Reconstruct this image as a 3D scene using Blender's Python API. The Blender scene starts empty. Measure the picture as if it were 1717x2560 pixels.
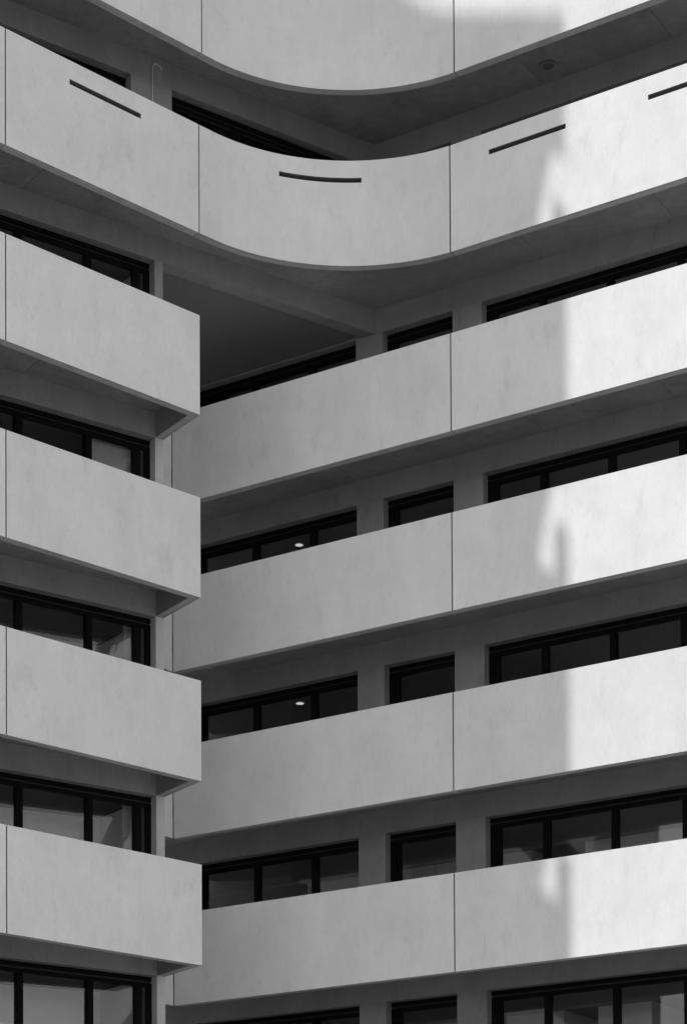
import bpy, bmesh, math
from mathutils import Vector, Matrix

SC = bpy.context.scene
COL = SC.collection
RAD = math.radians

# ------------------------------------------------------------------ camera
F_PX, PX_CY, PITCH, ROLL = 5554.224, 3341.477, -0.025638, -0.005463
cp, sp, cr, sr = math.cos(PITCH), math.sin(PITCH), math.cos(ROLL), math.sin(ROLL)
Rcv = Matrix(((cr, -sr, 0), (sr, cr, 0), (0, 0, 1))) @ Matrix(((1, 0, 0), (0, cp, -sp), (0, sp, cp)))
Mcv = Rcv @ Matrix(((1, 0, 0), (0, 0, -1), (0, 1, 0)))
Rcam = (Matrix(((1, 0, 0), (0, -1, 0), (0, 0, -1))) @ Mcv).transposed()
cam = bpy.data.cameras.new('camera')
cam.sensor_fit = 'HORIZONTAL'
cam.sensor_width = 36.0
cam.lens = 36.0 * F_PX / 1717.0
cam.shift_x = 0.0
cam.shift_y = (PX_CY - 1280.0) / 1717.0
cam.clip_start = 0.5
cam.clip_end = 5000.0
camo = bpy.data.objects.new('camera', cam)
COL.objects.link(camo)
camo.matrix_world = Rcam.to_4x4()
SC.camera = camo

# ------------------------------------------------------------------ plan of the building (metres, camera at the origin)
class V2(tuple):
    def __new__(c, x, y): return tuple.__new__(c, (x, y))
    def __add__(a, b): return V2(a[0] + b[0], a[1] + b[1])
    def __sub__(a, b): return V2(a[0] - b[0], a[1] - b[1])
    def __mul__(a, k): return V2(a[0] * k, a[1] * k)
    def dot(a, b): return a[0] * b[0] + a[1] * b[1]
    def unit(a): l = math.hypot(*a); return V2(a[0] / l, a[1] / l)

def azv(t): return V2(math.sin(t), math.cos(t))
dL = azv(0.819004); nL = V2(dL[1], -dL[0])          # left balcony front: direction, outward normal
dW = azv(0.954086); nW = V2(dW[1], -dW[0])          # left window wall
dR = azv(-1.008463) * -1; nR = V2(dR[1], -dR[0])    # right wing
B = V2(-2.62433, 41.65762)                          # free corner of the left balconies
C = V2(2.17206, 42.42724)                           # panel joint on the right wing
Wp = B - nW * 1.354                                 # outer corner of the left end pier
H = 3.5
DR = 2.05                                           # depth of the right balconies
def zb(l): return 8.0657 + (5 - l) * H              # underside of the parapet of level l
def PL(t, o=0.0): return B + dL * t - nL * o        # along the left balcony front, o metres back
def PW(t, o=0.0): return Wp + dW * t - nW * o       # along the left wall
def PR(s, o=0.0): return C + dR * s - nR * o        # along the right balcony front
def PRW(s, o=0.0): return PR(s, DR + o)             # along the right wall
def isect(p, u, q, v):
    det = u[0] * (-v[1]) + v[0] * u[1]
    w = q - p
    return (w[0] * (-v[1]) + v[0] * w[1]) / det
T_CORNER = isect(Wp, dW, PRW(0), dR)
S_CORNER = (PW(T_CORNER) - C).dot(dR)
GROUND = -1.7

# ------------------------------------------------------------------ sky, sun, exposure
SUN_EL = RAD(57.0)
DELTA = RAD(10.0)
sh = (dL * -math.cos(DELTA) - nL * math.sin(DELTA)).unit()      # horizontal direction to the sun
world = bpy.data.worlds.new('World')
SC.world = world
world.use_nodes = True
wn = world.node_tree
wn.nodes.clear()
sky = wn.nodes.new('ShaderNodeTexSky')
sky.sky_type = 'NISHITA'
sky.sun_disc = False
sky.sun_elevation = SUN_EL
sky.sun_rotation = math.atan2(sh[0], sh[1]) % (2 * math.pi)
sky.air_density = 1.0
sky.dust_density = 0.0
bw = wn.nodes.new('ShaderNodeRGBToBW')
bg = wn.nodes.new('ShaderNodeBackground')
bg.inputs['Strength'].default_value = 0.15
wo = wn.nodes.new('ShaderNodeOutputWorld')
wn.links.new(sky.outputs[0], bw.inputs[0])
wn.links.new(bw.outputs[0], bg.inputs['Color'])
wn.links.new(bg.outputs[0], wo.inputs['Surface'])

sun = bpy.data.lights.new('sun', 'SUN')
sun.energy = 2.15
sun.angle = RAD(0.4)
sun.color = (1, 1, 1)
suno = bpy.data.objects.new('sun', sun)
COL.objects.link(suno)
to_sun = Vector((sh[0] * math.cos(SUN_EL), sh[1] * math.cos(SUN_EL), math.sin(SUN_EL)))
suno.rotation_euler = to_sun.to_track_quat('Z', 'Y').to_euler()
suno.location = (-20, 10, 60)

SC.view_settings.view_transform = 'Standard'
SC.view_settings.look = 'None'
SC.view_settings.gamma = 1.0
SC.view_settings.use_curve_mapping = False
SC.view_settings.exposure = 0.89
SC.render.engine = 'CYCLES'
SC.cycles.use_denoising = True
SC.cycles.max_bounces = 10
SC.cycles.diffuse_bounces = 5
SC.cycles.transparent_max_bounces = 12
SC.cycles.sample_clamp_indirect = 4.0

# ------------------------------------------------------------------ materials
def newmat(name):
    m = bpy.data.materials.new(name)
    m.use_nodes = True
    nt = m.node_tree
    return m, nt, nt.nodes, nt.links, nt.nodes['Principled BSDF']

def noise(nt, vec, scale, detail=4, rough=.55, sx=1, sy=1, sz=1):
    mp = nt.nodes.new('ShaderNodeMapping')
    mp.inputs['Scale'].default_value = (sx, sy, sz)
    nt.links.new(vec, mp.inputs['Vector'])
    n = nt.nodes.new('ShaderNodeTexNoise')
    n.inputs['Scale'].default_value = scale
    n.inputs['Detail'].default_value = detail
    n.inputs['Roughness'].default_value = rough
    nt.links.new(mp.outputs[0], n.inputs['Vector'])
    return n.outputs['Fac']

def math2(nt, op, a, b):
    n = nt.nodes.new('ShaderNodeMath')
    n.operation = op
    for i, v in enumerate((a, b)):
        if isinstance(v, (int, float)): n.inputs[i].default_value = v
        else: nt.links.new(v, n.inputs[i])
    return n.outputs[0]

def remap(nt, v, a, b, c, d):
    n = nt.nodes.new('ShaderNodeMapRange')
    n.inputs[1].default_value = a; n.inputs[2].default_value = b
    n.inputs[3].default_value = c; n.inputs[4].default_value = d
    nt.links.new(v, n.inputs[0])
    return n.outputs[0]

def concrete(name, base, mott=.10, streak=.08, stain=.12, bump=.25, pits=True, rough=.75, vary=.04):
    m, nt, N, L, bs = newmat(name)
    tc = N.new('ShaderNodeTexCoord')
    oi = N.new('ShaderNodeObjectInfo')
    off = N.new('ShaderNodeVectorMath'); off.operation = 'ADD'
    cmb = N.new('ShaderNodeCombineXYZ')
    r40 = math2(nt, 'MULTIPLY', oi.outputs['Random'], 40.0)
    for i in range(3): L.new(r40, cmb.inputs[i])
    L.new(tc.outputs['Object'], off.inputs[0]); L.new(cmb.outputs[0], off.inputs[1])
    p = off.outputs[0]
    big = remap(nt, noise(nt, p, .9, 5, .6), .3, .7, 1 - mott, 1 + mott)
    mid = remap(nt, noise(nt, p, 5.0, 6, .68, 1, 1, .6), .25, .75, 1 - mott * .8, 1 + mott * .8)
    st = remap(nt, noise(nt, p, 2.4, 5, .62, 1, 1, .2), .3, .7, 1 - streak, 1 + streak)
    fine = remap(nt, noise(nt, p, 60, 3, .6), .2, .8, 1 - .035, 1 + .035)
    # soft darker smudges with ragged outlines
    sm = remap(nt, noise(nt, p, 2.6, 8, .72, 1, 1, .45), .56, .74, 0, 1)
    smd = math2(nt, 'SUBTRACT', 1.0, math2(nt, 'MULTIPLY', sm, stain))
    v = math2(nt, 'MULTIPLY', big, mid)
    v = math2(nt, 'MULTIPLY', v, st)
    v = math2(nt, 'MULTIPLY', v, fine)
    v = math2(nt, 'MULTIPLY', v, remap(nt, noise(nt, p, 16, 5, .7, 1, 1, .7), .25, .75, 1 - mott * .55, 1 + mott * .55))
    spot = remap(nt, noise(nt, p, 7.5, 6, .62, 1, 1, .5), .63, .72, 0, 1)
    v = math2(nt, 'MULTIPLY', v, math2(nt, 'SUBTRACT', 1.0, math2(nt, 'MULTIPLY', spot, stain * .7)))
    v = math2(nt, 'MULTIPLY', v, smd)
    v = math2(nt, 'MULTIPLY', v, remap(nt, oi.outputs['Random'], 0, 1, 1 - vary, 1 + vary))
    if pits:
        vo = N.new('ShaderNodeTexVoronoi')
        vo.inputs['Scale'].default_value = 7.0
        L.new(p, vo.inputs['Vector'])
        pit = remap(nt, vo.outputs['Distance'], .03, .07, 0, 1)
        sel = remap(nt, noise(nt, p, 1.7, 2), .55, .62, 1, 0)
        pit = math2(nt, 'MAXIMUM', pit, sel)
        v = math2(nt, 'MULTIPLY', v, remap(nt, pit, 0, 1, .86, 1))
    v = math2(nt, 'MULTIPLY', v, base)
    cb = N.new('ShaderNodeCombineColor')
    for i in range(3): L.new(v, cb.inputs[i])
    L.new(cb.outputs[0], bs.inputs['Base Color'])
    bs.inputs['Roughness'].default_value = rough
    bs.inputs['Specular IOR Level'].default_value = .3
    bp = N.new('ShaderNodeBump')
    bp.inputs['Strength'].default_value = bump
    bp.inputs['Distance'].default_value = .01
    hh = math2(nt, 'ADD', noise(nt, p, 3.0, 6, .65), math2(nt, 'MULTIPLY', noise(nt, p, 45, 3), .25))
    L.new(hh, bp.inputs['Height'])
    L.new(bp.outputs[0], bs.inputs['Normal'])
    return m

def plain(name, v, rough=.5, metal=0.0, spec=.5, var=.06, scale=8):
    m, nt, N, L, bs = newmat(name)
    tc = N.new('ShaderNodeTexCoord')
    n = remap(nt, noise(nt, tc.outputs['Object'], scale, 4), .3, .7, v * (1 - var), v * (1 + var))
    cb = N.new('ShaderNodeCombineColor')
    for i in range(3): L.new(n, cb.inputs[i])
    L.new(cb.outputs[0], bs.inputs['Base Color'])
    bs.inputs['Roughness'].default_value = rough
    bs.inputs['Metallic'].default_value = metal
    bs.inputs['Specular IOR Level'].default_value = spec
    return m

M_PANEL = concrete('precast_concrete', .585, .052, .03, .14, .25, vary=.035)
M_SLOT = concrete('slot_concrete', .13, .1, .05, .2, .3)  # slot faces coloured dark to carry the shade inside the slots
M_LIP = concrete('shade_toned_panel_lip', .36, .12, .03, .3, .3)  # underside shade put into the colour of the panel's lower lip
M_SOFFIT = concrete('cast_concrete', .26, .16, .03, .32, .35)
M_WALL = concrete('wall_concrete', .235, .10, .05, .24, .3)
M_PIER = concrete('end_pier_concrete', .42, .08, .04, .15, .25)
M_BACK = concrete('shade_toned_panel_back', .20, .1, .03, .2, .3)  # inner faces toned darker than the front to stand for shade
M_FRAME = plain('black_aluminium', .004, .6, 0, .06)
M_GASKET = plain('dark_bronze_rail', .03, .5, .2, .2)
M_PLASTER = plain('smooth_plaster', .92, .8, 0, .2, .03, 1.5)
M_PART = plain('pale_partition', .86, .6, 0, .3, .03, 2)
M_CEIL_L = plain('dark_ceiling_board', .16, .8, 0, .2)
M_CEIL = plain('ceiling_board', .30, .8, 0, .2)
M_CURT = plain('white_fabric', .75, .9, 0, .1)
M_BLIND = plain('grey_blind_fabric', .42, .9, 0, .1)
M_PIPE = plain('galvanised_steel', .58, .5, 0)
M_DARK = plain('dark_rubber', .012, .9, 0, .1)
M_GROUND = plain('plaza_paving', .42, .85, 0, .2, .2, .4)

def glass_mat():
    m = bpy.data.materials.new('window_glass')
    m.use_nodes = True
    nt = m.node_tree; nt.nodes.clear()
    out = nt.nodes.new('ShaderNodeOutputMaterial')
    tr = nt.nodes.new('ShaderNodeBsdfTransparent'); tr.inputs[0].default_value = (.93, .93, .93, 1)
    gl = nt.nodes.new('ShaderNodeBsdfGlossy'); gl.inputs['Roughness'].default_value = .02
    gl.inputs[0].default_value = (.9, .9, .9, 1)
    tc = nt.nodes.new('ShaderNodeTexCoord')
    bp = nt.nodes.new('ShaderNodeBump'); bp.inputs['Strength'].default_value = .04; bp.inputs['Distance'].default_value = .01
    nt.links.new(noise(nt, tc.outputs['Object'], 1.2, 2), bp.inputs['Height'])
    nt.links.new(bp.outputs[0], gl.inputs['Normal'])
    fr = nt.nodes.new('ShaderNodeFresnel'); fr.inputs[0].default_value = 1.5
    mx = nt.nodes.new('ShaderNodeMixShader')
    nt.links.new(fr.outputs[0], mx.inputs[0])
    nt.links.new(tr.outputs[0], mx.inputs[1]); nt.links.new(gl.outputs[0], mx.inputs[2])
    nt.links.new(mx.outputs[0], out.inputs['Surface'])
    return m
M_GLASS = glass_mat()

def emit_mat(name, s):
    m = bpy.data.materials.new(name); m.use_nodes = True
    nt = m.node_tree; nt.nodes.clear()
    o = nt.nodes.new('ShaderNodeOutputMaterial'); e = nt.nodes.new('ShaderNodeEmission')
    e.inputs['Strength'].default_value = s
    nt.links.new(e.outputs[0], o.inputs['Surface'])
    return m

# ------------------------------------------------------------------ mesh helpers
def link(name, bm, mat, parent=None, smooth=None, bevel=None):
    if bevel:
        es = [e for e in bm.edges if len(e.link_faces) == 2 and e.calc_face_angle(0) > .7]
        bmesh.ops.bevel(bm, geom=es, offset=bevel, segments=2, profile=.5, affect='EDGES', clamp_overlap=True)
    bmesh.ops.recalc_face_normals(bm, faces=bm.faces)
    me = bpy.data.meshes.new(name)
    bm.to_mesh(me); bm.free()
    if smooth is not None:
        for p in me.polygons: p.use_smooth = True
        me.set_sharp_from_angle(angle=smooth)
    me.materials.append(mat)
    o = bpy.data.objects.new(name, me)
    COL.objects.link(o)
    if parent: o.parent = parent
    return o

def prism(bm, pts, z0, z1):
    lo = [bm.verts.new((p[0], p[1], z0)) for p in pts]
    hi = [bm.verts.new((p[0], p[1], z1)) for p in pts]
    n = len(pts)
    bm.faces.new(lo[::-1]); bm.faces.new(hi)
    for i in range(n): bm.faces.new((lo[i], lo[(i + 1) % n], hi[(i + 1) % n], hi[i]))

def slab(bm, P, a0, a1, o0, o1, z0, z1):
    """block along a facade line P(a, o) from a0 to a1, o0 to o1 metres back"""
    prism(bm, [P(a0, o0), P(a1, o0), P(a1, o1), P(a0, o1)], z0, z1)

def part(name, mat, parent, P, *boxes, bevel=None):
    bm = bmesh.new()
    for b in boxes: slab(bm, P, *b)
    return link(name, bm, mat, parent, bevel=bevel)

def tag(o, label=None, cat=None, group=None, kind=None):
    if label: o['label'] = label
    if cat: o['category'] = cat
    if group: o['group'] = group
    if kind: o['kind'] = kind
    return o

def empty(name, loc):
    o = bpy.data.objects.new(name, None)
    o.location = loc
    COL.objects.link(o)
    return o

def path_normals(pts, out_sign):
    n = len(pts)
    dirs = [(pts[i + 1] - pts[i]).unit() for i in range(n - 1)]
    res = []
    for i in range(n):
        a = dirs[max(i - 1, 0)]; b = dirs[min(i, n - 2)]
        na = V2(a[1], -a[0]) * out_sign; nb = V2(b[1], -b[0]) * out_sign
        m = (na + nb).unit()
        res.append(m * (1.0 / max(.3, m.dot(na))))
    return res

GROOVE = .014
def panel(name, parent, pts, z0, z1, th=.18, hole=None, out_sign=1, bevel=.005, mat=None, back=3):
    """a precast panel following a plan path (outer face) with a drip groove below, optional slots hole=([(i0, i1), ...], zlo, zhi)"""
    nn = path_normals(pts, out_sign)
    zs = [z0 + GROOVE, z1] if not hole else [z0 + GROOVE, hole[1], hole[2], z1]
    bm = bmesh.new()
    n, m = len(pts), len(zs)
    ov = [[bm.verts.new((pts[i][0], pts[i][1], z)) for z in zs] for i in range(n)]
    iv = [[bm.verts.new((pts[i][0] - nn[i][0] * th, pts[i][1] - nn[i][1] * th, z)) for z in zs] for i in range(n)]
    dark = []
    def inhole(i, j): return bool(hole) and j == 1 and any(a <= i < b for a, b in hole[0])
    def solid(i, j): return 0 <= i < n - 1 and 0 <= j < m - 1 and not inhole(i, j)
    def face(vs, h=False):
        f = bm.faces.new(vs)
        if h: f.material_index = 1
    for i in range(n - 1):
        for j in range(m - 1):
            if not solid(i, j): continue
            face((ov[i][j], ov[i + 1][j], ov[i + 1][j + 1], ov[i][j + 1]))
            face((iv[i][j], iv[i][j + 1], iv[i + 1][j + 1], iv[i + 1][j]))
            bm.faces.ensure_lookup_table(); bm.faces[-1].material_index = back
            if not solid(i - 1, j): face((ov[i][j], ov[i][j + 1], iv[i][j + 1], iv[i][j]), inhole(i - 1, j))
            if not solid(i + 1, j): face((ov[i + 1][j], iv[i + 1][j], iv[i + 1][j + 1], ov[i + 1][j + 1]), inhole(i + 1, j))
            if not solid(i, j - 1): face((ov[i][j], iv[i][j], iv[i + 1][j], ov[i + 1][j]), inhole(i, j - 1))
            if not solid(i, j + 1): face((ov[i][j + 1], ov[i + 1][j + 1], iv[i + 1][j + 1], iv[i][j + 1]), inhole(i, j + 1))
    es = [e for e in bm.edges if len(e.link_faces) == 2 and e.calc_face_angle(0) > .7
          and max(v.co.z for v in e.verts) > z0 + .05 and not any(f.material_index in (1, 2) for f in e.link_faces)]
    bmesh.ops.bevel(bm, geom=es, offset=bevel, segments=2, profile=.5, affect='EDGES', clamp_overlap=True)
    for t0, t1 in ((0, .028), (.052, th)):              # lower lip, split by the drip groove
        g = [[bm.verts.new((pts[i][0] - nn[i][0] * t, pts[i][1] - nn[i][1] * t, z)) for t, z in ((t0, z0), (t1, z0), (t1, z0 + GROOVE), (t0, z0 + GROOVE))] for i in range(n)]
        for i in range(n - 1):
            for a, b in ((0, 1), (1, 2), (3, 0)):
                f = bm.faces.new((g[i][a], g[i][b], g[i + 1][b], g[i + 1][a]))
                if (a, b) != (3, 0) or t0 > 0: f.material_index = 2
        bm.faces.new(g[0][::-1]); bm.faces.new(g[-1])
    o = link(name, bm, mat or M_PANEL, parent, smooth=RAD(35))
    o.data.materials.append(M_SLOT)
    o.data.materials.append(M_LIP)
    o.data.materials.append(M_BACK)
    return o

# ------------------------------------------------------------------ ground
bm = bmesh.new()
prism(bm, [V2(-1500, -1500), V2(1500, -1500), V2(1500, 1500), V2(-1500, 1500)], GROUND - .5, GROUND)
tag(link('ground', bm, M_GROUND), 'grey paved plaza at the foot of the building', 'ground', kind='structure')

# ------------------------------------------------------------------ the building
BLD = empty('concrete_building', (PW(T_CORNER)[0], PW(T_CORNER)[1], GROUND))
tag(BLD, 'grey concrete apartment building with stacked balcony bands meeting at an inner corner', 'building')
BASE = BLD.location.copy()
def adopt(o):
    o.parent = BLD
    o.location = -BASE
    return o
GAP = .014
PH, PH1 = 1.911, 2.0895
TAN = 2.98                                               # tangent length of the rounded corner
t_x = isect(B, dL, C, dR)                               # where both balcony fronts would meet
s_x = (PL(t_x) - C).dot(dR)
turn = math.acos(dL.dot(dR))
RAD_ARC = TAN / math.tan(turn / 2)
tA, sA = t_x - TAN, s_x + TAN
ARC_C = PL(tA) + nL * RAD_ARC
def corner_path(t0, s1, k=96, cuts=()):
    """plan path from t0 on the left front round the corner to s1 on the right front"""
    pts = [PL(t0)]
    a0 = math.atan2(-nL[1], -nL[0]); a1 = math.atan2(-nR[1], -nR[0])
    d = (a1 - a0 + math.pi) % (2 * math.pi) - math.pi
    for i in range(k + 1):
        a = a0 + d * i / k
        q = ARC_C + V2(math.cos(a), math.sin(a)) * RAD_ARC
        if (q - C).dot(dR) < s1 - .02: pts.append(q)
    pts.append(PR(s1))
    return pts
def dens(P, a0, a1, *mids): return [P(a) for a in (a0, *mids, a1)]

L_END = -13.6
R_END = 33.45
for l in range(-1, 8):
    z = zb(l)
    upper = l <= 1
    ph = PH1 if l == 1 else PH
    slot = (z + 1.652, z + 1.748)
    # left balcony parapets
    js = [-4.41 * k for k in range(3)] + [L_END]
    if l == 0: js[0] = .08
    for k in range(len(js) - 1):
        a1, a0 = js[k], js[k + 1]
        if a1 - a0 < .5: continue
        e1 = a1 - GAP
        if k == 0 and not upper:
            pts = [PL(a0 + GAP), PL(0), PW(0)]
            adopt(panel('balcony_panel', None, pts, z, z + ph, th=.175, out_sign=1))
            continue
        if l == 1 and a1 - a0 > 4:
            c = (a0 + a1) / 2
            pts = dens(PL, a0 + GAP, e1, c - .815, c + .815)
            adopt(panel('balcony_panel', None, pts, z, z + ph, hole=([(1, 2)], *slot)))
        else:
            adopt(panel('balcony_panel', None, dens(PL, a0 + GAP, e1), z, z + ph))
    # rounded corner parapet of the upper levels
    if upper:
        t0 = js[0] + GAP
        s1 = (.12 if l == 0 else .01) - GAP
        pts = corner_path(t0, s1)
        if l == 1:
            # arc length positions of the slot
            cum = [0]
            for i in range(len(pts) - 1): cum.append(cum[-1] + math.hypot(*(pts[i + 1] - pts[i])))
            mid = cum[-1] * .5
            i0 = min(range(len(pts)), key=lambda i: abs(cum[i] - (mid - .82)))
            i1 = min(range(len(pts)), key=lambda i: abs(cum[i] - (mid + .82)))
            o = panel('curved_balcony_panel', None, pts, z, z + ph, hole=([(i0, i1)], *slot))
        else:
            o = panel('curved_balcony_panel', None, pts, z, z + ph)
        adopt(o)['label'] = 'concave curved parapet panel rounding the inner corner'
    # right balcony parapets
    ss = [0.0, 6.69, 13.38, 20.07, 26.76, R_END]
    if l == 0: ss[0] = .12
    if l == 1: ss[0] = .01
    if not upper: ss = [-6.69] + ss
    for k in range(len(ss) - 1):
        a0, a1 = ss[k] + GAP, ss[k + 1] - GAP
        if l == 1:
            c0 = 6.69 * k
            pts = dens(PR, a0, a1, c0 + .865, c0 + 2.505, c0 + 4.186, c0 + 5.826)
            adopt(panel('balcony_panel', None, pts, z, z + ph, hole=([(1, 2), (3, 4)], *slot)))
        else:
            adopt(panel('balcony_panel', None, dens(PR, a0, a1), z, z + ph, back=0 if l == 2 else 3))
    if not upper:
        # short return panel closing the right balconies against the left block
        G = PR(-6.69)
        adopt(panel('balcony_return_panel', None, [G + nR * 1.95, G + nR * .02], z, z + ph, out_sign=1, th=.18))

def seal(P, a, l):
    ph = PH1 if l == 1 else PH
    adopt(part('joint_seal', M_DARK, None, P, (a - .0138, a + .0138, .014, .04, zb(l) + .016, zb(l) + ph - .02)))
for l in range(-1, 8):
    for a in (-4.41, -8.82): seal(PL, a, l)
    if l <= 1: seal(PL, .08 if l == 0 else 0.0, l)
    for k in range(0, 5): seal(PR, 6.69 * k + ((.12 if l == 0 else .01 if l == 1 else 0) if k == 0 else 0), l)

# balcony slabs: their undersides are recessed half a metre above the parapet's lower edge
def lr(P, u, Q, v):                                     # intersection of two plan lines
    return P + u * isect(P, u, Q, v)
SOF, SLT = .50, .82
S_LEFT = -9.5
for l in range(-1, 8):
    z = zb(l)
    upper = l <= 1
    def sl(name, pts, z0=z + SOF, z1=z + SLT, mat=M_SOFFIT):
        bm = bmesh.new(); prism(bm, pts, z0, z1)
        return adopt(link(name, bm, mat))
    # left balcony
    inner = lr(PL(0, .181), dL, PW(-.178), nW)
    cuts = [L_END, -8.82, -3.05, None]
    for k in range(3):
        a, b = cuts[k], cuts[k + 1]
        fa = PL(a, .181); wa = lr(fa, nW, PW(0), dW)
        if k == 2:
            if upper:
                fb = PL(tA - .3, .181); wb = lr(fb, nW, PW(0), dW)
            else:
                fb, wb = inner, PW(-.178)
        else:
            fb = PL(b, .181); wb = lr(fb, nW, PW(0), dW)
        g = dW * (.004 if k else 0)
        g2 = dW * (.004 if k < 2 else 0)
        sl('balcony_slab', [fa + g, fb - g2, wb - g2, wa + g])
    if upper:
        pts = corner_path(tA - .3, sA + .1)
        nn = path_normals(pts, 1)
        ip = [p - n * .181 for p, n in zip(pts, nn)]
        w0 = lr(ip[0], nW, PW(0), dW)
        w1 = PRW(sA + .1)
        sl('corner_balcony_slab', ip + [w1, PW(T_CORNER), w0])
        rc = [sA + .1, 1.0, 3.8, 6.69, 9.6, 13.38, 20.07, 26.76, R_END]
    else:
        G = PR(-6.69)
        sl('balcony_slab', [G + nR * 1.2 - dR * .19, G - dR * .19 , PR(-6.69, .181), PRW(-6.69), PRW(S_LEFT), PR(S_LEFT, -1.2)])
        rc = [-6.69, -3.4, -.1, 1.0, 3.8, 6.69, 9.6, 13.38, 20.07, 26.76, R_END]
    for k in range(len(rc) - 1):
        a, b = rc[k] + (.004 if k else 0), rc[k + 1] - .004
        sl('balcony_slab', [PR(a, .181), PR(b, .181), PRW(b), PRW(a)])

# ------------------------------------------------------------------ walls, piers, windows
BAND = .84
def wall_piece(name, P, *boxes, mat=M_WALL, bevel=None):
    return adopt(part(name, mat, None, P, *boxes, bevel=bevel))

def window(P, a0, a1, z0, z1, mull, left_stile=.14, right_stile=.14, back=.20, double_right=False, double_left=False):
    """frame in the reveal, rails, mullions (by the coordinate of their first edge) and one pane per bay"""
    fr = [(a0, a1, back, back + .10, z1 - .085, z1), (a0, a1, back, back + .10, z1 - .20, z1 - .125),
          (a0, a1, back, back + .10, z0, z0 + .10),
          (a0, a0 + left_stile, back, back + .10, z0 + .10, z1 - .20),
          (a1 - right_stile, a1, back, back + .10, z0 + .10, z1 - .20)]
    g0, g1 = a0 + left_stile, a1 - right_stile
    w = wall_piece('window', P, *fr, mat=M_FRAME)
    rails = [(a0, a1, back + .03, back + .09, z1 - .125, z1 - .085)]
    if double_right:
        rails.append((g1 - .10, g1, back + .05, back + .09, z0 + .10, z1 - .20))
        bx = (g1 - .25, g1 - .10, back, back + .10, z0 + .10, z1 - .20)
        part('stile', M_FRAME, w, P, bx); g1 -= .25
    if double_left:
        rails.append((g0, g0 + .035, back + .05, back + .09, z0 + .10, z1 - .20))
        bx = (g0 + .035, g0 + .09, back, back + .10, z0 + .10, z1 - .20)
        part('stile', M_FRAME, w, P, bx); g0 += .09
    for r in rails: part('rail', M_GASKET, w, P, r)
    ms = sorted(mull)
    for a in ms:
        part('mullion', M_FRAME, w, P, (a, a + .12, back - .005, back + .16, z0 + .101, z1 - .201))
    edges = [g0] + [e for a in ms for e in (a, a + .12)] + [g1]
    for i in range(0, len(edges), 2):
        part('pane', M_GLASS, w, P, (edges[i] - .01, edges[i + 1] + .01, back + .06, back + .068, z0 + .09, z1 - .19))
    return w

def sill_z(l): return zb(l) + BAND
for l in range(0, 8):
    zl, zt = sill_z(l), zb(l - 1)                      # the storey between parapet l and the underside of level l-1
    up = l <= 1
    # left wing: band above the windows (its lower edge is the window head)
    end = T_CORNER if up else 0.0
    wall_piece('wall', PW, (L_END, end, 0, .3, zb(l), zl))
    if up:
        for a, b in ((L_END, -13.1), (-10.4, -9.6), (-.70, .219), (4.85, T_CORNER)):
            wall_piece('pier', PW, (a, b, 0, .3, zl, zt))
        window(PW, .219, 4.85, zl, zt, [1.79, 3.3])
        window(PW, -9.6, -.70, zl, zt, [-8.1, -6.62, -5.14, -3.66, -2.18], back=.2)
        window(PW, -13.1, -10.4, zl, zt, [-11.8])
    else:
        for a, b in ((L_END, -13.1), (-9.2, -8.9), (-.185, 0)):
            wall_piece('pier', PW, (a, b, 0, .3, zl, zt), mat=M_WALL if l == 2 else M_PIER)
        window(PW, -8.9, -.185, zl, zt, [-1.59 - 1.483 * k for k in range(5)], right_stile=.115, double_right=True)
        window(PW, -13.1, -9.2, zl, zt, [-10.7, -12.2])
    # right wing
    s0 = S_CORNER if up else S_LEFT
    first = S_CORNER + (.30 if up else 0)
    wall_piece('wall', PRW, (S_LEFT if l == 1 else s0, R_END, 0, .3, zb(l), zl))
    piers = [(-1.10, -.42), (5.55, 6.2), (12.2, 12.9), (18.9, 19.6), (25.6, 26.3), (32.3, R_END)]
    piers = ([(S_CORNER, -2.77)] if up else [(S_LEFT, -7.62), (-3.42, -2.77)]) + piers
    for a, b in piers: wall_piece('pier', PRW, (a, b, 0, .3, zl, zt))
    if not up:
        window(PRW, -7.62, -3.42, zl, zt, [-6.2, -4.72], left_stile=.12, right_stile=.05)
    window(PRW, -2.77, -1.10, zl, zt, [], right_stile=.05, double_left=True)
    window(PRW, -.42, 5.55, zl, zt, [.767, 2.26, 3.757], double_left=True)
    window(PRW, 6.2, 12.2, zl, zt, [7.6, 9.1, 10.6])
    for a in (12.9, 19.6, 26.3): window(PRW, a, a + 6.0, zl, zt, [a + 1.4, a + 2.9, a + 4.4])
# top storey closing band
wall_piece('wall', PW, (L_END, T_CORNER, 0, .3, zb(-1), sill_z(-1)))
wall_piece('wall', PRW, (S_CORNER, R_END, 0, .3, zb(-1), sill_z(-1)))
# end wall of the left block, back walls, floor slabs (their undersides are the room ceilings)
DEEP = 7.5
adopt(part('end_wall', M_PLASTER, None, PW, (-.20, -.002, .302, DEEP, GROUND, zb(1) + .1)))
for l in range(-1, 8):
    z = zb(l)
    bm = bmesh.new()
    e = T_CORNER - .3 if l <= 1 else -.205
    prism(bm, [PW(L_END, .302), PW(e, .302), PW(e, DEEP), PW(L_END, DEEP)], z + .02, z + .80)
    adopt(link('floor_slab', bm, M_CEIL_L))
    bm = bmesh.new()
    e = S_CORNER if l < 1 else S_LEFT
    prism(bm, [PRW(e, .302), PRW(R_END, .302), PRW(R_END, DEEP), PRW(e, DEEP)], z + .02 if l > 1 else z + .03, z + (.80 if l != 1 else .79))
    adopt(link('floor_slab', bm, M_CEIL))
adopt(part('rear_wall', M_WALL, None, PW, (L_END, -.2, DEEP, DEEP + .3, GROUND, zb(-1) + .8)))
adopt(part('rear_wall', M_WALL, None, PRW, (S_LEFT, R_END, DEEP, DEEP + .3, GROUND, zb(-1) + .8)))
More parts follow.
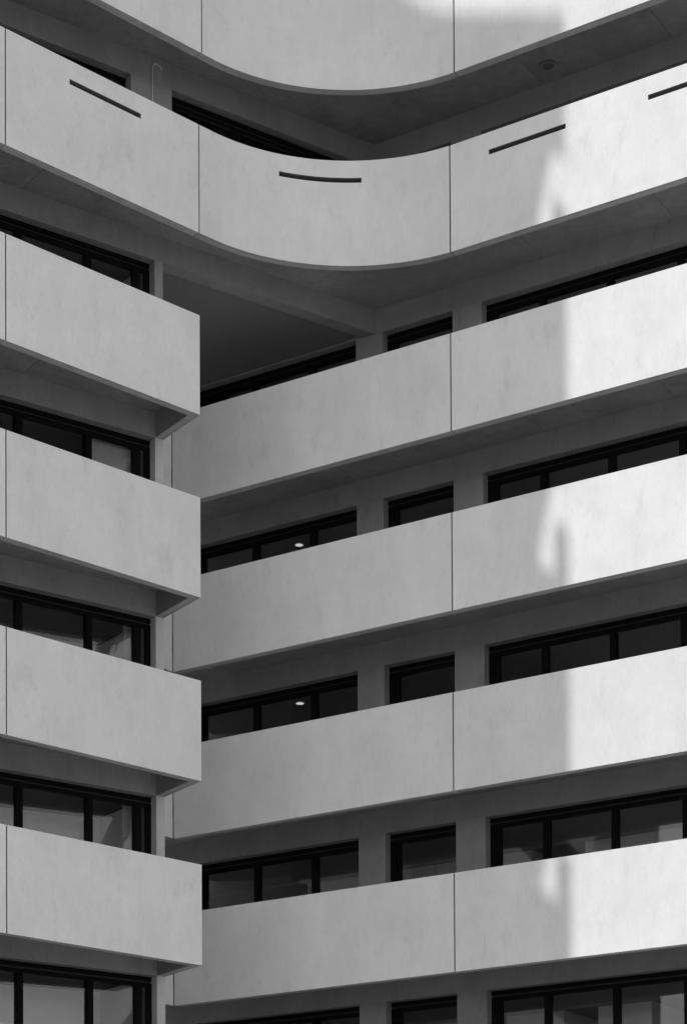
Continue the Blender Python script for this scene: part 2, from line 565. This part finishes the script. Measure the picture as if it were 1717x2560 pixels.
# smooth ceiling of the open recess under the rounded corner
E_in = PW(.0, .302)
pts = [E_in, lr(PW(0, .302), dW, PRW(0), dR), PRW(S_LEFT, 0), lr(PRW(S_LEFT), nR, PW(0), nW)]
bm = bmesh.new(); prism(bm, pts, zb(1) + .125, zb(1) + .30)
adopt(link('recess_ceiling', bm, M_PLASTER))

# rooms behind the glass
for l in range(1, 8):
    zc, zf = zb(l - 1) + .015, zb(l) + .80
    def room(P, *boxes, name='partition_wall', mat=M_PART): return adopt(part(name, mat, None, P, *boxes))
    pat = {6: [(-7.0, -2.62), (-1.44, -.09), (.71, 1.92), (2.7, 5.0)]}.get(l, [(-6.5, -3.18), (-3.15, -2.6), (-1.51, -.82), (.44, 2.03), (2.05, 5.4)])
    for a, b in pat:
        room(PRW, (a, b, 2.78, 4.6, zf, zc - .04))
    room(PRW, (-9.0, 12.0, 5.6, 5.7, zf, zc - .03))
    room(PRW, (-9.0, 12.0, 2.70, 2.78, zc - .06, zc), name='cornice', mat=M_CEIL)
    # left rooms: back wall runs slightly askew
    bm = bmesh.new()
    prism(bm, [PW(-6, 3.0), PW(-.21, 2.06), PW(-.21, 2.16), PW(-6, 3.1)], zf, zc - .03)
    adopt(link('partition_wall', bm, M_PART))
    bm = bmesh.new()
    prism(bm, [PW(-.28, .5), PW(-.21, .5), PW(-.21, 2.05), PW(-.28, 2.05)], zf, zc - .03)
    adopt(link('partition_wall', bm, M_PART))

# ------------------------------------------------------------------ unseen caster, added and notched to shape the shade on the right wing
LAM = 22.0
Sx = PR(2.45)
q0 = Sx + sh * LAM
ev = V2(sh[1], -sh[0])
if ev.dot(nL) > 0: ev = ev * -1
TE = math.tan(SUN_EL)
def fin_pt(s, z):                                      # where the sun ray to point (s, z) of the right front crosses the fin wall
    X = PR(s); lam = (q0 - X).dot(sh)
    return (X - q0).dot(ev), z + lam * TE
CASTER = empty('shadow_caster', (q0[0], q0[1], GROUND))
tag(CASTER, 'unseen notched tower added to cast the shadow on the right wing', 'tower')
def fin(name, poly, th=.3):
    bm = bmesh.new()
    f = [bm.verts.new((*(q0 + ev * u), z)) for u, z in poly]
    k = [bm.verts.new((*(q0 + ev * u + sh * th), z)) for u, z in poly]
    n = len(poly)
    bm.faces.new(f); bm.faces.new(k[::-1])
    for i in range(n): bm.faces.new((f[i], k[i], k[(i + 1) % n], f[(i + 1) % n]))
    o = link(name, bm, M_WALL); o.parent = CASTER; o.location = -CASTER.location
    return o
u_edge, z_top = fin_pt(2.50, 25.93)
u_in, _ = fin_pt(1.80, 20)
u_post, _ = fin_pt(2.20, 20)
notch = []
for zbm in (21.75, 15.6, 9.42, 3.3):
    notch.append((fin_pt(1.86, zbm)[1], zbm))
zc0 = GROUND
solid_from = GROUND
for zn, zbm in sorted(notch):
    fin('caster_panel', [(u_edge, solid_from), (u_in, solid_from), (u_in, zn), (u_edge, zn)])
    fin('caster_post', [(u_edge, zn), (u_post, zn), (u_post, zn + .95), (u_edge, zn + .95)])
    fin('caster_brace', [(u_in, zn + .25), (u_in, zn + 2.25), (u_post, zn + 2.25)])
    solid_from = zn + 2.25
u_far, z_far = fin_pt(-9.0, 25.93 + .344 * 11.46)
z_in = z_top + (z_far - z_top) * (u_in - u_edge) / (u_far - u_edge)
fin('caster_panel', [(u_edge, solid_from), (u_in, solid_from), (u_in, z_in), (u_edge, z_top)])
fin('caster_wall', [(u_in, GROUND), (u_far, GROUND), (u_far, z_far), (u_in, z_in)])
bm = bmesh.new()
prism(bm, [q0 + ev * (u_in + .5) + sh * .3, q0 + ev * u_far + sh * .3, q0 + ev * u_far + sh * 5.5, q0 + ev * (u_in + .5) + sh * 5.5], GROUND, min(z_top, z_far) - 4)
o = link('caster_core', bm, M_WALL); o.parent = CASTER; o.location = -CASTER.location

adopt(part('side_wall', M_WALL, None, PRW, (S_LEFT - .3, S_LEFT, 0, DEEP + .3, GROUND, zb(1) + .12)))

bm = bmesh.new()
prism(bm, [PR(-6.6, .2), PR(6.6, .2), PRW(6.6, -.01), PRW(S_LEFT + .1, -.01), PR(S_LEFT + .1, .2)], zb(2) + SLT + .004, zb(2) + SLT + .03)
adopt(link('bounce_layer', bm, plain('pale_bounce_layer', .80, .8, 0, .2)))  # unseen pale layer added to bounce light up to the recess ceiling

# ------------------------------------------------------------------ small things
def disc(bm, c, r, z0, z1, n=28):
    prism(bm, [V2(c[0] + r * math.cos(2 * math.pi * i / n), c[1] + r * math.sin(2 * math.pi * i / n)) for i in range(n)], z0, z1)
def ring(bm, c, r0, r1, z0, z1, n=28):
    for i in range(n):
        a, b = 2 * math.pi * i / n, 2 * math.pi * (i + 1) / n
        ca, sa, cb, sb = math.cos(a), math.sin(a), math.cos(b), math.sin(b)
        v = [bm.verts.new((c[0] + r * x, c[1] + r * y, z)) for r, x, y, z in
             ((r0, ca, sa, z0), (r1, ca, sa, z0), (r1, cb, sb, z0), (r0, cb, sb, z0), (r0, ca, sa, z1), (r1, ca, sa, z1), (r1, cb, sb, z1), (r0, cb, sb, z1))]
        for f in ((0, 1, 2, 3), (7, 6, 5, 4), (0, 4, 5, 1), (2, 6, 7, 3)): bm.faces.new([v[k] for k in f])
    bmesh.ops.remove_doubles(bm, verts=bm.verts, dist=1e-5)
M_LAMP = emit_mat('lit_diffuser', .42)
for l, txt in ((3, 'two storeys below the rounded corner'), (4, 'three storeys below the rounded corner')):
    c = PRW(-5.65, 1.2); z = zb(l - 1) + .02
    r = empty('ceiling_downlight', (c[0], c[1], z))
    tag(r, 'small round lit ceiling downlight behind dark window ' + txt, 'ceiling light', 'ceiling downlights in the right wing')
    o1 = V2(0, 0)
    bm = bmesh.new(); ring(bm, o1, .088, .105, -.012, 0); link('trim_ring', bm, M_PIPE, r)
    bm = bmesh.new(); disc(bm, o1, .088, -.008, 0); link('diffuser', bm, M_LAMP, r)

# thin conduit with a hooked top on the wall of the top storey
cu = bpy.data.curves.new('wall_conduit', 'CURVE'); cu.dimensions = '3D'; cu.bevel_depth = .012; cu.bevel_resolution = 3
spl = cu.splines.new('POLY')
path = [(-.235, 23.2), (-.235, 25.80), (-.228, 25.86), (-.20, 25.91), (-.15, 25.935), (-.10, 25.93), (-.04, 25.90), (-.015, 25.86)]
spl.points.add(len(path) - 1)
for p, (t, z) in zip(spl.points, path):
    q = PW(t, -.026); p.co = (q[0], q[1], z, 1)
tmp = bpy.data.objects.new('wall_conduit_curve', cu); COL.objects.link(tmp)
dg = bpy.context.evaluated_depsgraph_get()
me = bpy.data.meshes.new_from_object(tmp.evaluated_get(dg))
bpy.data.objects.remove(tmp)
me.materials.clear(); me.materials.append(M_PIPE)
o = bpy.data.objects.new('wall_conduit', me); COL.objects.link(o)
tag(o, 'thin pale metal conduit with hooked top on the upper storey wall pier', 'conduit')
wall_piece('pilaster', PW, (-.21, -.01, -.012, -.001, sill_z(1), zb(0) + SOF))

# round fitting on the underside of the top right balcony
c = PR(1.38, 1.52); z = zb(0) + SOF
r = empty('soffit_light', (c[0], c[1], z)); tag(r, 'flat round unlit light fitting on the underside of the top right balcony', 'ceiling light')
bm = bmesh.new(); ring(bm, V2(0, 0), .12, .17, -.018, 0); link('rim', bm, M_SOFFIT, r)
bm = bmesh.new(); disc(bm, V2(0, 0), .12, -.008, 0); link('cover', bm, M_SLOT, r)

# curtains and a blind in the left rooms
def curtain(l, t0, t1, o0, label, mat=M_CURT, folds=5, amp=.035, z0=None):
    zc, zf = zb(l - 1) - .02, z0 if z0 else zb(l) + .85
    bm = bmesh.new(); n = folds * 10
    rows = []
    for i in range(n + 1):
        k = i / n
        p = PW(t0 + (t1 - t0) * k, o0 + amp * math.sin(2 * math.pi * folds * k) + amp * .4 * math.sin(2 * math.pi * folds * 2.3 * k))
        rows.append((bm.verts.new((p[0], p[1], zf)), bm.verts.new((p[0], p[1], zc))))
    for i in range(n): bm.faces.new((rows[i][0], rows[i + 1][0], rows[i + 1][1], rows[i][1]))
    bmesh.ops.solidify(bm, geom=bm.faces[:], thickness=.006)
    o = link('curtain', bm, mat, smooth=RAD(60))
    return tag(o, label, 'curtain', 'white curtains in the left wing')
curtain(4, -.62, -.40, .48, 'white curtain gathered at the window end, two storeys below the open recess')
curtain(5, -.66, -.40, .48, 'white curtain gathered at the window end, three storeys below the open recess')
bl = empty('roller_blind', (*PW(-1.0, .4), zb(3) + .85))
tag(bl, 'grey roller blind drawn behind the end window one storey below the open recess', 'blind')
def blpart(name, mat, *b):
    o = part(name, mat, bl, PW, *b); o.location = -bl.location; return o
blpart('fabric', M_BLIND, (-1.46, -.45, .42, .425, zb(3) + 1.2, zb(2) - .1))
blpart('roller', M_GASKET, (-1.46, -.45, .40, .45, zb(2) - .1, zb(2) - .04))
blpart('bottom_bar', M_GASKET, (-1.46, -.45, .412, .433, zb(3) + 1.17, zb(3) + 1.2))
